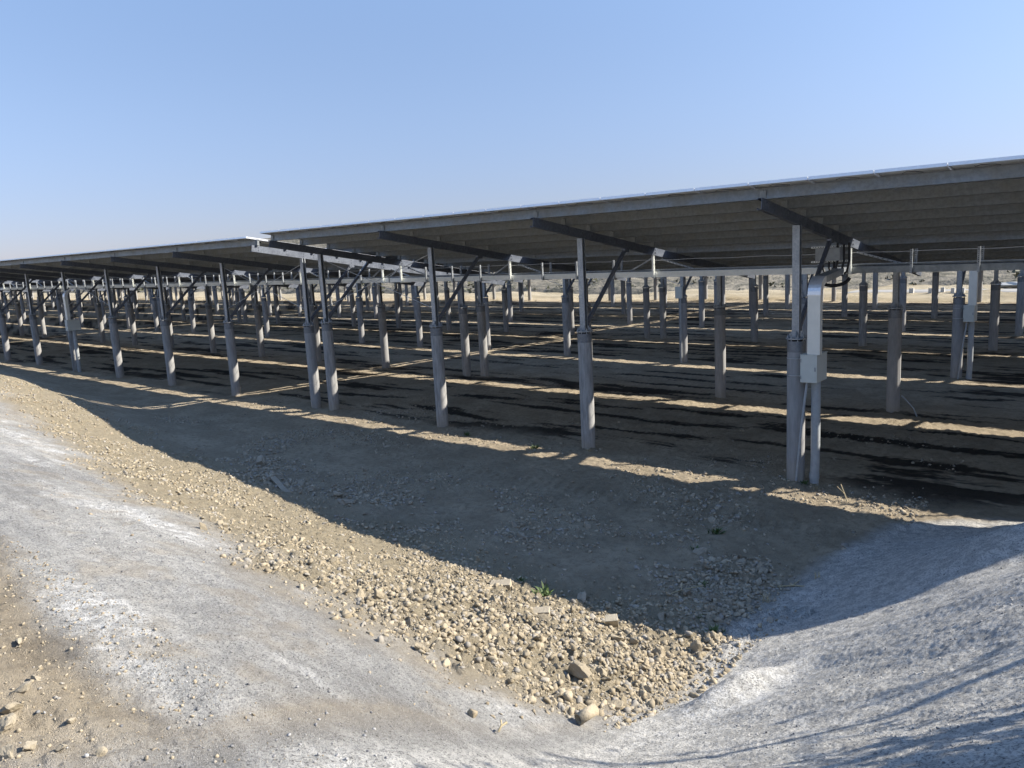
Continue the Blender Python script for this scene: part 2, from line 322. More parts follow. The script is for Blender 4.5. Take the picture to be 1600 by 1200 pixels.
# ------------------------------------------------------------------ ground
DROW = [13.36, 25.81, 38.0, 50.1]                    # front pile line of each row of tables
REAR = 6.62                                       # rear pile line behind it
BAY, NBAY = 4.5, 8
GAPX = [-18.28, -17.95, -17.8, -17.65]             # last piles right of the gap, each row
def relief(X, Y):
    """returns height and surface weights"""
    b = bank(X, Y); near = np.hypot(X, Y)
    # upper edge of the clod band on the left bank, and the toe of the right bank
    yU = np.interp(X, [-46,-25,-18.4,-11.7,-7.5,-4.8,-3.76,-3.1,-2.9], [6.9,6.7,5.5,4.5,3.85,3.55,3.5,3.95,4.6])
    wig = fbm(X*.9, Y*.9, 4, 3)
    fine = fbm(X*3.1, Y*3.1, 4, 31)
    left = 1-sstep(-3.25, -2.75, X + .5*wig)
    clod = sstep(-.6, .3, Y-yU+.6*wig+.2*fine)*(1-sstep(7.1, 8.2, Y+.8*wig+ .06*np.maximum(-X-12, 0)*-1))*left
    xR = np.interp(Y, [2,3,4.5,5.2,6,8,10,12,13,14], [-2.6,-2.7,-2.78,-2.8,-2.98,-3.3,-3.25,-2.75,-1.6,-.6])
    right = sstep(-.22, .22, X-xR+.35*wig)*(1-sstep(12.7, 13.3, Y+.5*wig))
    face = left*(1-sstep(-.85, .35, Y-yU+.75*wig+.35*fine))
    crest_y = np.interp(X, [-46,-27,-20,-14,-7,-4,-2.5], [4.4,4.2,2.8,2.1,1.7,1.32,1.5])
    ontop = 1-sstep(-.25, .12, Y-crest_y-.15*wig)
    ontop = ontop*(1-sstep(-2.9, -1.8, X))
    powder = np.maximum(right, face*(1-.97*ontop))
    powder = np.where(Y < 7, np.maximum(powder, sstep(-3.6, -2.7, X)*(1-clod)), powder)*(1-.35*sstep(.1,.5,fine)*face)
    gully = np.exp(-((X+2.75)**2)/.30-((Y-4.9)/1.0)**2)
    streak = np.clip(fbm(X*.55+Y*.35, Y*2.6-X*.35, 4, 12)*3.4-.10, 0, 1)*face*(1-.6*ontop) + 1.4*np.exp(-((X+2.42-.25*(Y-5.2))/.40)**2-((Y-5.2)/.9)**2)*np.clip(.8+2*fine, 0, 1) + .5*gully*np.clip(.5+2*fine, 0, 1) + right*np.clip(fbm(X*1.4,Y*1.4,3,44)*1.4+.02, 0, .6)
    streak = np.clip(streak, 0, 1)*np.clip(.75+1.5*fbm(X*14, Y*14, 3, 71), 0, 1)
    flat = 1-sstep(.05, .6, b)
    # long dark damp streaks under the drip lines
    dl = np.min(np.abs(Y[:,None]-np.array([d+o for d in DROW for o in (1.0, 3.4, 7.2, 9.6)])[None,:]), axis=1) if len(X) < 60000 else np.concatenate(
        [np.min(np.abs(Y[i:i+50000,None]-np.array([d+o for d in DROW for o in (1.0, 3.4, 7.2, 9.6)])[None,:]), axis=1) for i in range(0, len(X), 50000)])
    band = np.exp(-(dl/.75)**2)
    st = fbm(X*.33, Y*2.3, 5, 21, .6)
    damp_and_crest = sstep(.09, .27, st + .18*band - .08 + .25*fbm(X*.12, Y*.4, 2, 23))*sstep(13.0, 14.2, Y + wig)*(1-sstep(58, 60, Y))*.9
    damp_and_crest = np.maximum(damp_and_crest, .45*np.exp(-((Y-crest_y+.10)/.16)**2)*np.clip(.55+1.5*fine, 0, 1)*(1-sstep(-3.2, -2.2, X)))  # also a darker band along the crest of the left bank
    far = sstep(56.2, 57.8, Y+1.2*wig)
    z = b + SX*X
    inner = 1-sstep(14, 60, near)
    z = z + flat*sstep(6.5, 9, Y)*(.035*fbm(X*.3, Y*.3, 3, 5) + .028*fbm(X*2.2, Y*2.2, 4, 8, .6) + .022*inner*fbm(X*9, Y*9, 3, 61)) 
    lump = np.zeros(len(X)); grain = np.zeros(len(X))
    m = (clod > .03) & (near < 32); x, y = X[m], Y[m]; coarse = np.interp(-x, [3, 6, 12], [1.0, .75, .45])
    lump[m] = (.06*lumps(x*7+.3*fbm(x*9,y*9,2,3), y*7, 50)*coarse + .045*lumps(x*15, y*15, 51) + .018*lumps(x*34, y*34, 52))*np.clip(.9+1.1*fbm(x*1.3, y*1.3, 3, 53), .35, 1.3)
    m = (right > .03) & (near < 14); x, y = X[m], Y[m]
    grain[m] = .007*lumps(x*34, y*34, 54) + .005*lumps(x*70, y*70, 55)
    m = (flat > .2) & (Y > 6.5) & (near < 24) & (clod < .9); x, y = X[m], Y[m]
    lump[m] = np.maximum(lump[m], (.034*lumps(x*10, y*10, 56) + .020*lumps(x*24, y*24, 57))*np.clip(.5+1.5*fbm(x*.6, y*.7, 4, 91), 0, 1)*(1-right[m]))
    m = ((face > .05) | (ontop > .05)) & (near < 14); x, y = X[m], Y[m]
    grain[m] = np.maximum(grain[m], .007*lumps(x*36, y*36, 58)*np.clip(.3+2*fbm(x*2, y*2, 3, 59), 0, 1) + .004*lumps(x*80, y*80, 60))
    z = z + clod*.05*fbm(X*1.4, Y*1.4, 3, 9) + lump*np.maximum(clod, flat) + grain
    rip = fbm(X*1.1+.5*Y, Y*2.6, 4, 15)
    z = z + right*(.030*rip + .008*fbm(X*7, Y*7, 3, 17)) + .21*np.exp(-((X+2.42-.25*(Y-5.4))/.18)**2-((Y-5.45)/.50)**2)*right
    z = z + face*(.05*fbm(X*.8+Y*.4, Y*2.4-X*.3, 4, 19) + .014*fbm(X*14, Y*14, 3, 23) + .009*fbm(X*42, Y*42, 2, 24)) + ontop*(.03*fbm(X*2.4,Y*2.4,4,25) + .02*fbm(X*16,Y*16,3,27))
    z = z + far*(.5*fbm(X*.09, Y*.14, 3, 29) + .16*fbm(X*.5, Y*.6, 3, 35))
    # bulldozer grouser marks in the open strip before the first row
    tr = sstep(9.2, 9.8, Y)*(1-sstep(12.2, 12.8, Y))*(1-sstep(-6,-3.5,X))*0 + np.exp(-((Y-11.4-.06*X)/.28)**2)*flat*sstep(-14,-10,X)*(1-sstep(-4,-2.5,X))
    z = z - tr*.03*(1+np.sign(np.sin(X*26+Y*6)))*.5
    pm = np.zeros(len(X)); pmask = (Y > 12.5) & (Y < 60)
    if pmask.any():
        x, y = X[pmask], Y[pmask]; acc = np.zeros(len(x))
        for k, D in enumerate(DROW):
            xg = GAPX[k]; L = NBAY*BAY
            u = np.where(x > xg-.44, x-xg, np.mod(xg-.88-x, L+.88))
            dx = np.minimum(np.abs(np.mod(u+BAY/2, BAY)-BAY/2), 9)
            for yy in (D, D+REAR): acc = np.maximum(acc, np.exp(-(dx**2+(y-yy)**2)/.32**2))
        pm[pmask] = acc
        z[pmask] += acc*(.035+.05*lumps(x*13, y*13, 62))
    return z, powder, clod, far, damp_and_crest*(1-.8*pm), streak, np.maximum(right, .5*face*(1-ontop)*np.clip(.7+1.5*fbm(X*.7, Y*1.2, 3, 64), 0, 1))
def gz(x, y):
    z = relief(np.array([float(x)]), np.array([float(y)]))[0]; return float(z[0])
def build_ground():
    a0, a1 = math.radians(-8), math.radians(86)
    ang = np.concatenate([np.linspace(a0, a1, 760), np.linspace(a1, a0+2*math.pi, 120)[1:-1]])
    rad = np.concatenate([[.25,.5], np.geomspace(.75, 16, 900), np.geomspace(16.06, 70, 400)[1:], np.geomspace(71.5, 1400, 50)])
    na, nr = len(ang), len(rad)
    A, R = np.meshgrid(ang, rad); X = (-np.sin(A)*R).ravel(); Y = (np.cos(A)*R).ravel()
    z, powder, clod, far, damp_and_crest, streak, lime = relief(X, Y)
    V = np.c_[X, Y, z]; ctr = len(V); V = np.vstack([V, [0, 0, gz(0, 0)]])
    i = np.arange(nr-1)[:,None]*na; k = np.arange(na)[None,:]; kn = (k+1) % na
    Q = np.stack([i+k, i+na+k, i+na+kn, i+kn], -1).reshape(-1, 4)[:, ::-1]
    me = bpy.data.meshes.new('ground'); nq = len(Q); T = np.stack([np.full(na, ctr), np.arange(na), (np.arange(na)+1) % na], -1)
    me.vertices.add(len(V)); me.vertices.foreach_set('co', V.astype(np.float32).ravel())
    me.loops.add(nq*4+na*3); me.loops.foreach_set('vertex_index', np.r_[Q.ravel(), T.ravel()].astype(np.int32))
    me.polygons.add(nq+na); me.polygons.foreach_set('loop_start', np.r_[np.arange(nq)*4, nq*4+np.arange(na)*3].astype(np.int32))
    me.polygons.foreach_set('loop_total', np.r_[np.full(nq, 4), np.full(na, 3)].astype(np.int32))
    me.update(calc_edges=True); me.validate()
    for n, d in (('powder',powder),('clod',clod),('far',far),('damp_and_crest',damp_and_crest),('streak',streak),('lime',lime)):
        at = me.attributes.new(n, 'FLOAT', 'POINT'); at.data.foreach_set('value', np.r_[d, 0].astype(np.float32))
    me.polygons.foreach_set('use_smooth', np.ones(len(me.polygons), bool)); me.materials.append(M['earth'])
    if me.polygons[0].normal.z < 0: me.flip_normals()
    o = put('ground', me); tag(o, 'bare brown field rising into grey dusty banks with tan clods', 'ground', kind='structure')
build_ground()
# the far road and the scrubby hillside behind the field
def build_far():
    n = 90; b = MB(); xs = np.linspace(-19, 90, n); vs = []; fs = []
    for x in xs:
        yc = 66.5 + .03*x; zr = SX*x + .18
        vs += [(x, yc-1.3, zr), (x, yc+1.3, zr), (x, yc-3.0, zr-.6), (x, yc+3.0, zr-.6)]
    for i in range(n-1):
        a = i*4; fs += [(a,a+4,a+5,a+1),(a+2,a+6,a+4,a),(a+1,a+5,a+7,a+3)]
    b.add(vs, fs, 0, False); o = b.build('road', M['asphalt']); tag(o, 'pale haul road beyond the far end of the field', 'road', kind='structure')
    nx, ny = 300, 90; X, Y = np.meshgrid(np.linspace(-420, 160, nx), np.linspace(0, 1, ny)**1.5)
    Yw = 66 + 6.5*sstep(-32, -14, X) + Y*130 - .05*np.minimum(X+20, 0)
    H = SX*X - 1.2 + 1.4*sstep(0,.03,Y) + 16*sstep(0, 1.0, Y**.85) + Y*3*fbm(X*.02, Y*3, 3, 77) + (.5+1.0*Y)*fbm(X*.11, Yw*.11, 4, 78) + .6*fbm(X*.45, Yw*.45, 4, 79)
    V = np.c_[X.ravel(), Yw.ravel(), H.ravel()].tolist(); F = [(j*nx+i, j*nx+i+1, (j+1)*nx+i+1, (j+1)*nx+i) for j in range(ny-1) for i in range(nx-1)]
    b = MB(); b.add(V, F, 0, True); o = b.build('hillside', M['hill']); tag(o, 'scrubby olive brown hillside behind the solar field', 'hillside', kind='structure')
    b = MB()
    for _ in range(2600):
        j = rng.integers(1, int(ny*.8)); i = rng.integers(0, nx); x, y, z = X[j,i]+rng.uniform(-1.2,1.2), Yw[j,i]+rng.uniform(-.5,.5), H[j,i]
        if x < -230: continue
        s = rng.uniform(.18, .75)
        for _k in range(9):
            c = Vector((x+rng.normal()*s*.5, y+rng.normal()*s*.5, z+rng.uniform(0, s)))
            u = Vector(rng.normal(size=3)).normalized()*s*.4; w = Vector(rng.normal(size=3)).normalized()*s*.4
            b.add([c-u-w*.5, c+u-w, c+w], [(0,1,2)])
    tag(b.build('scrub', M['scrub']), 'low dark scrub bushes dotted over the hillside', 'scrub', kind='stuff')
build_far()
# ------------------------------------------------------------------ solar tables
S, NB = 4.5, 8                                   # bay length, bays per table
TILT = .145                                      # fall of the beams away from the viewer
BT = lambda y: 4.72 - TILT*y                     # top of beam above ground, y behind the pile
PUR = [-1.45, -.55, .35, 1.25, 2.15, 3.02, 4.15, 5.05, 5.95, 6.85, 7.75, 8.55]   # purlin positions
def beam_rot(): return math.atan(TILT)
ME = {}
def table_meshes():
    b = MB(); b.cyl(0, 0, -.35, 2.545, .152, 28); b.v = [(x, y, z) for x, y, z in b.v]
    for k in range(2):                           # mould seams down the pile
        a = .6+math.pi*k; b.bar((.152*math.cos(a), .152*math.sin(a), -.2), (.152*math.cos(a), .152*math.sin(a), 2.3), .016, .008, (math.cos(a), math.sin(a), 0))
    ME['pile'] = b.mesh('pile', M['concrete'])
    b = MB(); b.cyl(0, 0, 2.36, 2.552, .1545, 28, 0)
    ME['collar'] = b.mesh('collar', M['collar'])
    b = MB(); b.cyl(0, 0, 2.585, 2.607, .178, 24, 0)
    for k in range(8):
        a = 2*math.pi*k/8+.2; x, y = .142*math.cos(a), .142*math.sin(a)
        b.cyl(x, y, 2.50, 2.665, .011, 6, 0); b.cyl(x, y, 2.607, 2.632, .021, 6, 0)
    for a in (0, math.pi/2, math.pi, 3*math.pi/2):
        c, s_ = math.cos(a), math.sin(a)
        b.hexa([(.06*c+.005*s_,.06*s_-.005*c,2.607),(.15*c+.005*s_,.15*s_-.005*c,2.607),(.15*c-.005*s_,.15*s_+.005*c,2.607),(.06*c-.005*s_,.06*s_+.005*c,2.607),
                (.06*c+.005*s_,.06*s_-.005*c,2.73),(.075*c+.005*s_,.075*s_-.005*c,2.73),(.075*c-.005*s_,.075*s_+.005*c,2.73),(.06*c-.005*s_,.06*s_+.005*c,2.73)])
    ME['flange'] = b.mesh('flange', M['steel'])
    b = MB(); zt = BT(0)-.18
    b.chan((0,0,2.607), (0,0,zt), .125, .105, .007, (0,1,0), 1, .018)
    ME['post'] = b.mesh('post', M['steel'])
    b = MB(); b.chan((0,0,2.607), (0,0,BT(REAR)-.18), .125, .105, .007, (0,1,0), 1, .018); ME['post_rear'] = b.mesh('post', M['steel'])
    b = MB(); y0, y1 = -1.63, 9.0
    up = (0, TILT, 1)
    b.chan((0,y0,BT(y0)-.09), (0,y1,BT(y1)-.09), .075, .178, .007, up, 1, .018)
    for y in PUR + [0, 1.72, 3.0, REAR]:               # bolts in the web
        for dz in (-.12, -.05): b.tube([(.034, y+.03, BT(y)+dz), (.05, y+.03, BT(y)+dz)], .012, 6)
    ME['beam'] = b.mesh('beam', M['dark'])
    b = MB()
    b.box(-.006, .006, -.04, .09, -.02, .15); b.box(-.05, .05, -.05, -.04, .005, .13)
    ME['cleat'] = b.mesh('cleat', M['purlin'])
    b = MB(); b.chan((.0,.075,2.72), (.0,1.74,BT(1.74)-.19), .06, .075, .006, (0,-1,1), 1, .014); b.box(-.04,.045,1.66,1.84,BT(1.74)-.26,BT(1.74)-.175)
    b.box(-.045,.045,.05,.13,2.64,2.82); b.tube([(-.06,.09,2.74),(.06,.09,2.74)], .014, 6)
    ME['strut'] = b.mesh('strut', M['dark'])
    L = NB*S; ends = (.10, -L-.10); zz = lambda x: SX*x
    b = MB(); up2 = (0, TILT, 1)
    b.chan((ends[1],0,zz(ends[1])), (ends[0],0,zz(ends[0])), .06, .168, .005, up2, 1, .016)
    ME['purlin'] = b.mesh('purlin', M['purlin'])
    b = MB()
    pa, pb = (0, 4.40), (-S, 3.02)
    b.tube([(pa[0], 0, pa[1]), (pb[0], 0, pb[1]-SX*S)], .008, 6); ME['rodA'] = b.mesh('brace_rod', M['wire'])
    b = MB(); b.tube([(0, .02, 3.02), (-S, .02, 4.40-SX*S)], .008, 6); ME['rodB'] = b.mesh('brace_rod', M['wire'])
    # modules: three upright rows on the first six purlins, a lying row on the seventh
    def module(w, d, name):
        b = MB(); t = .046
        b.box(-w/2+.004, w/2-.004, -d/2+.004, d/2-.004, t-.012, t-.006, 0)
        b.box(-w/2+.005, w/2-.005, -d/2+.005, d/2-.005, t-.0055, t-.001, 1)
        fw = .014
        b.box(-w/2, -w/2+.004, -d/2, d/2, 0, t, 2); b.box(w/2-.004, w/2, -d/2, d/2, 0, t, 2)
        b.box(-w/2+.004, w/2-.004, -d/2, -d/2+.004, 0, t, 2); b.box(-w/2+.004, w/2-.004, d/2-.004, d/2, 0, t, 2)
        b.box(-w/2+.004, -w/2+.004+fw, -d/2+.004, d/2-.004, 0, .002, 2); b.box(w/2-.004-fw, w/2-.004, -d/2+.004, d/2-.004, 0, .002, 2)
        for x in (-.22, .22): b.box(x-.05, x+.05, -.03, .03, t-.030, t-.012, 3)
        return b.mesh(name, M['back'], M['glass'], M['alu'], M['black'])
    ME['panel'] = module(.892, 1.642, 'panel')
    cols = [(-(i+.5)*(L+.2)/40 - .01) for i in range(40)]
    rows = [-1.75 + (i+.5)*1.645 for i in range(3)] + [3.69 + (i+.5)*1.645 for i in range(3)]
    spots = [(x, y, 'panel') for y in rows for x in cols]
    ME['spots'] = spots
    def deck(sel):
        b = MB(); cr = math.cos(beam_rot()); sr = math.sin(beam_rot())
        for x, y, k in sel:
            w, d = .892, 1.642; z = BT(y)+.172+SX*x
            c = []
            for dz in (0, .046):
                for dx, dy in ((-w/2,-d/2),(w/2,-d/2),(w/2,d/2),(-w/2,d/2)): c.append((x+dx, y+dy*cr+dz*sr, z-dy*sr+dz*cr+SX*dx))
            n = len(b.v); b.v += c
            for f, m in (((0,3,2,1),0),((4,5,6,7),1),((0,1,5,4),2),((1,2,6,5),2),((2,3,7,6),2),((3,0,4,7),2)):
                b.f.append(tuple(i+n for i in f)); b.m.append(m); b.sm.append(False)
        return b.mesh('panel_deck', M['back'], M['glass'], M['alu'])
    ME['deckfn'] = deck; ME['deck'] = deck(spots)
    b = MB()                                     # sagging leads under the upper edge of a module
    w, h = .14, .09; z = BT(-1.6)+.19
    b.tube([(-w, -1.52, z-.01), (-w*.8, -1.66, z-.03), (-w*.3, -1.72, z-h*.2), (w*.5, -1.66, z-.02), (w, -1.5, z-.03)], .004, 4); ME['lead'] = b.mesh('cable_lead', M['black'])
    ME['cols'] = cols
table_meshes()
ORD = ['nearest','second','third','farthest']
def make_table(x, y, label, fine=None, zoff=0.0):
    """fine: (first, last) local x range whose modules are parts of their own"""
    t = empty('solar_table', (x, y, SX*x+zoff))
    tag(t, label, 'solar table', 'solar tables of the field')
    for i in range(NB+1):
        lx, lz = -S*i, -SX*S*i
        p = put('pile', ME['pile'], t, (lx, 0, lz), (0, 0, random.uniform(0, 6.28)))
        put('collar', ME['collar'], p)
        put('flange', ME['flange'], t, (lx, 0, lz), (0, 0, random.uniform(0, 6.28)))
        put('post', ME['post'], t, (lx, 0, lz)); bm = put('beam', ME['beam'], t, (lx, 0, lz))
        if fine is not None:
            for yy in PUR: put('cleat', ME['cleat'], bm, (0, yy, BT(yy)))
        put('strut', ME['strut'], t, (lx, 0, lz))
        p = put('pile', ME['pile'], t, (lx, REAR, lz), (0, 0, random.uniform(0, 6.28))); put('collar', ME['collar'], p)
        put('flange', ME['flange'], t, (lx, REAR, lz), (0, 0, random.uniform(0, 6.28))); put('post', ME['post_rear'], t, (lx, REAR, lz))
    for yy in PUR: put('purlin', ME['purlin'], t, (0, yy, BT(yy)+.086))
    for i in (0, 3, 7):
        put('brace_rod', ME['rodA'], t, (-S*i, 0, -SX*S*i)); put('brace_rod', ME['rodB'], t, (-S*i, 0, -SX*S*i))
    if fine is None: put('panel_deck', ME['deck'], t)
    else:
        rest = []
        cand = [s for s in ME['spots'] if fine[0] <= s[0] <= fine[1]]
        keep = set(cand[:100])
        for s in ME['spots']:
            if s in keep:
                put('panel', ME[s[2]], t, (s[0], s[1], BT(s[1])+.172+SX*s[0]), (-beam_rot(), -math.atan(SX), 0))
            else: rest.append(s)
        put('panel_deck', ME['deckfn'](rest), t)['kind'] = 'stuff'
        for cx in ME['cols']:
            if fine[0] <= cx <= fine[1]:
                o = put('cable_lead', ME['lead'], t, (cx+random.uniform(-.08,.08), 0, SX*cx)); o.scale.x = random.uniform(.75, 1.25)
    return t
NTAB = [3, 4, 5, 6]
for k, D in enumerate(DROW):
    xg = GAPX[k]
    for j in range(NTAB[k]):
        x = xg + NB*S if j == 0 else xg - .88 - (j-1)*(NB*S+.88)
        pos = ['right of the main gap', 'just left of the main gap', 'second left of the main gap', 'third left of the main gap', 'fourth left of the main gap', 'leftmost of all'][j]
        lab = f'grey solar table on concrete piles, {ORD[k]} row, {pos}'
        fine = (-NB*S-1, -18.0) if (k == 0 and j == 0) else (-22.3, 1) if (k == 0 and j == 1) else None
        make_table(x, D, lab, fine, (0.0 if j == 0 else -.09) if k == 0 else -.12)

# ------------------------------------------------------------------ cable trays under the nearest row
def make_tray(x0, x1, beams, label, mat, ty=16.40):
    """tray running along the row from x0 down to x1; local origin at its right end"""
    D = DROW[0]; t = empty('cable_tray', (x0, ty, SX*x0)); tag(t, label, 'cable tray', 'cable trays under the nearest row')
    L = x1-x0; z0, z1 = 3.585, 3.715; n = max(1, int(round(abs(L)/3)))
    zz = lambda x: SX*x
    for i in range(n):
        a, c = L*i/n, L*(i+1)/n
        b = MB(); b.chan((a-.004, .13, (z0+z1)/2+zz(a)), (c+.004, .13, (z0+z1)/2+zz(c)), .26, z1-z0, .004, (0,0,1), 1 if False else -1)
        b.bar((a-.004,.0,(z0+z1)/2+zz(a)), (c+.004,.0,(z0+z1)/2+zz(c)), .006, z1-z0)
        b.build('tray_section', mat, t)
        if i:
            b = MB(); b.bar((a+.12,-.006,(z0+z1)/2+zz(a)), (a-.12,-.006,(z0+z1)/2+zz(a)), .006, .11)
            for u in (-.08,-.03,.03,.08):
                for w in (-.03,.03): b.tube([(a+u,-.008,(z0+z1)/2+w+zz(a)),(a+u,-.018,(z0+z1)/2+w+zz(a))], .008, 6)
            b.build('joint_plate', mat, t)
    b = MB(); b.tube([(0,.06,z1+.03),(L,.06,z1+.03+zz(L))], .024, 8); b.tube([(0,.15,z1+.028),(L,.15,z1+.028+zz(L))], .02, 8); b.build('conduit', M['trayg'], t)
    b = MB(); m = 40; b.tube([(L*i/m, .02, 4.0+zz(L*i/m)-.018*math.sin(math.pi*((i*abs(L)/m/1.5) % 1))) for i in range(m+1)], .005, 5); b.build('earth_wire', M['wire'], t)
    for bx in beams:
        lx = bx-x0; yb = ty-D
        b = MB(); zb = BT(yb)-.18
        b.chan((lx,-.05,z0-.01+zz(lx)), (lx,-.05,zb+zz(lx)), .05, .06, .004, (0,1,0), 1)
        b.bar((lx,-.08,z0-.012+zz(lx)), (lx,.33,z0-.012+zz(lx)), .05, .02)
        b.build('hanger', M['tray'], t)
        b = MB(); b.bar((lx-.02,-.04,zb-.06+zz(lx)), (lx-.75,.1,z1+.02+zz(lx)), .04, .035); b.bar((lx+.02,.32,zb-.1+zz(lx)), (lx+.85,.32,z1+.03+zz(lx)), .04, .035)
        for q in range(9):
            u = (q+.5)/9; b.box(lx+.02+.83*u-.012, lx+.02+.83*u+.012, .294, .302, zb-.1+(z1+.13-zb)*u-.008+zz(lx), zb-.1+(z1+.13-zb)*u+.008+zz(lx), 1)
        b.build('stay', [M['steel'], M['black']], t)
        for q in (1, 2, 3):
            ux = lx - S*q/4*1.0
            if ux < L: continue
            b = MB()
            for yy in (-.045, .33):
                b.chan((ux, yy, z0-.01+zz(ux)), (ux, yy, 4.03+zz(ux)), .045, .045, .004, (0,-1,0), 1)
                for h in range(9): b.box(ux-.0235, ux-.0225, yy-.009, yy+.009, z1+.03+.035*h+zz(ux), z1+.048+.035*h+zz(ux), 1); b.box(ux-.008, ux+.008, yy-.0235, yy-.0225, z1+.03+.035*h+zz(ux), z1+.048+.035*h+zz(ux), 1)
            b.bar((ux,-.06,z0-.012+zz(ux)), (ux,.35,z0-.012+zz(ux)), .045, .02)
            b.build('upright', [M['steel'], M['black']], t)
    return t
A0 = GAPX[0]; B0 = GAPX[0]-.88
make_tray(-5.15, -18.9, [A0+S*i for i in (2,1,0)], 'bright zinc cable tray hanging behind the posts right of the gap', M['tray'])
make_tray(-18.93, -56.2, [B0-S*i for i in range(9)], 'long zinc cable tray hanging behind the posts left of the gap', M['tray'])
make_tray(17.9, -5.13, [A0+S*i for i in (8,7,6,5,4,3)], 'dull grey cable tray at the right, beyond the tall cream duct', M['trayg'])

# ------------------------------------------------------------------ cable risers with a cream box, at piles
def make_riser(x, y, label, zoff=0.0, long=True):
    r = empty('cable_riser', (x, y, SX*x+zoff)); tag(r, label, 'cable riser', 'cable risers with cream boxes')
    b = MB(); b.box(.17,.44,-.26,.26,1.86,2.33); bx = b.build('box', M['cream'], r)
    b = MB(); b.box(.40,.425,-.276,-.268,2.06,2.13); b.tube([(.4125,-.276,2.08),(.4125,-.288,2.08)], .008, 8); b.build('latch', M['steel'], bx)
    for z in (1.95, 2.24): b = MB(); b.box(.168,.182,-.278,-.268,z-.03,z+.03); b.build('hinge', M['steel'], bx)
    b = MB(); b.box(.16,.45,-.272,.272,2.33,2.345); b.box(.165,.445,-.268,-.26,1.865,2.325); b.build('lid', M['cream'], bx)
    b = MB(); b.box(.27,.48,-.24,-.12,2.346,3.36); b.box(.268,.482,-.242,-.118,2.47,2.478); b.build('duct', M['duct'], r)
    b = MB(); n = 9; c = []                       # bent sheet elbow turning back towards the tray
    for i in range(n):
        a = math.pi/2*i/(n-1); yo, zo = -.24+.30*(1-math.cos(a)), 3.364+.30*math.sin(a); yi, zi = -.12+.18*(1-math.cos(a)), 3.364+.18*math.sin(a)
        c.append([(.268,yo,zo),(.482,yo,zo),(.482,yi,zi),(.268,yi,zi)])
    vs = [p for g in c for p in g]; fs = [(i*4+k, i*4+(k+1)%4, i*4+4+(k+1)%4, i*4+4+k) for i in range(n-1) for k in range(4)]
    b.add(vs, fs); b.box(.262,.488,-.248,-.112,3.352,3.366); b.build('elbow', M['alu'], r)
    if long:
        b = MB(); p0, p1 = Vector((.375,.062,3.604)), Vector((-.16,3.02,3.66)); b.bar(p0, p1, .2, .118); b.build('cross_duct', M['steel'], r)
    b = MB(); b.tube([(.33,.0,-.1),(.33,.0,.12),(.345,.0,.5),(.345,.0,1.86)], .078, 16); b.tube([(.33,0,.1),(.33,0,.2)], .086, 16); b.build('conduit', M['pvc'], r)
    b = MB(); b.tube([(.06,-.165,-.05),(.09,-.17,.3),(.17,-.2,1.1),(.26,-.2,1.87)], .022, 8); b.build('thin_conduit', M['pvc'], r)
    for z in (1.95, 2.25):
        b = MB(); b.tube([(.16*math.cos(a),.16*math.sin(a),z) for a in np.linspace(0, 2*math.pi, 25)], .006, 5, 0, False); b.tube([(.1,-.14,z),(.2,-.2,z)], .006, 5); b.tube([(.1,.14,z),(.2,.2,z)], .006, 5); b.build('strap', M['wire'], r)
    return r
PX0 = A0 + 3*S
make_riser(PX0, DROW[0], 'tall cream cable duct with box at the nearest right pile')
make_riser(B0-4*S, DROW[0], 'cream duct and box on a pile far left in the nearest row', 0, False)
r3 = make_riser(GAPX[1]+3*S, DROW[1], 'small cream duct and box at a third row pile, at right', -.12, False)

# combiner box on two slotted rails behind the tall duct, with its black hoses
def make_combiner():
    cb = empty('combiner_box', (-5.05, 15.9, SX*-5.05)); tag(cb, 'grey combiner box with black hoses under the beam at the tall duct', 'combiner box')
    b = MB(); b.box(-.24,.24,-.09,.09,3.86,4.11); b.box(-.225,.225,-.097,-.09,3.875,4.095); b.build('box', M['pvc'], cb)
    for z in (3.845, 4.135):
        b = MB(); b.bar((-.37,.07,z),(.37,.07,z), .04, .036)
        for q in range(14): b.box(-.34+.05*q, -.318+.05*q, .0485, .0495, z-.007, z+.007, 1)
        b.build('rail', [M['tray'], M['black']], cb)
    for x in (-.12, 0, .1):
        b = MB(); b.tube([(x,0,3.84),(x,0,3.72),(x+.05,-.02,3.60),(x+.16,-.04,3.57),(x+.26,-.05,3.64),(x+.29,-.02,3.85),(x+.28,0,4.2)], .022, 8); b.build('hose', M['black'], cb)
    b = MB(); b.tube([(-.02,-.5,3.56)]+[(.25+.28*math.sin(a), -.5+.05*a, 3.56-.17*math.cos(a)) for a in np.linspace(-1.4, 1.4, 12)], .035, 10); b.build('hose', M['black'], cb)
    b = MB()
    for x in (-.3, .3): b.bar((x,.1,3.8),(x,.1,BT(2.5)+.03), .03, .03)
    b.build('bracket', M['steel'], cb)
make_combiner()
# small grey junction box high on a third row pile
b = MB(); b.box(-.13,.13,-.1,0,2.55,2.98); jb = b.build('junction_box', M['cream'], None, (GAPX[1]+S*1-.03, DROW[1]-.16, SX*-13-.12)); tag(jb, 'small pale junction box on a third row post, mid distance', 'junction box')
b = MB(); b.box(-.135,.135,-.108,-.1,2.545,2.985); b.build('lid', M['cream'], jb); b = MB(); b.tube([(.05,-.05,-.0),(.05,-.05,2.55)], .03, 8); b.build('conduit', M['pvc'], jb)
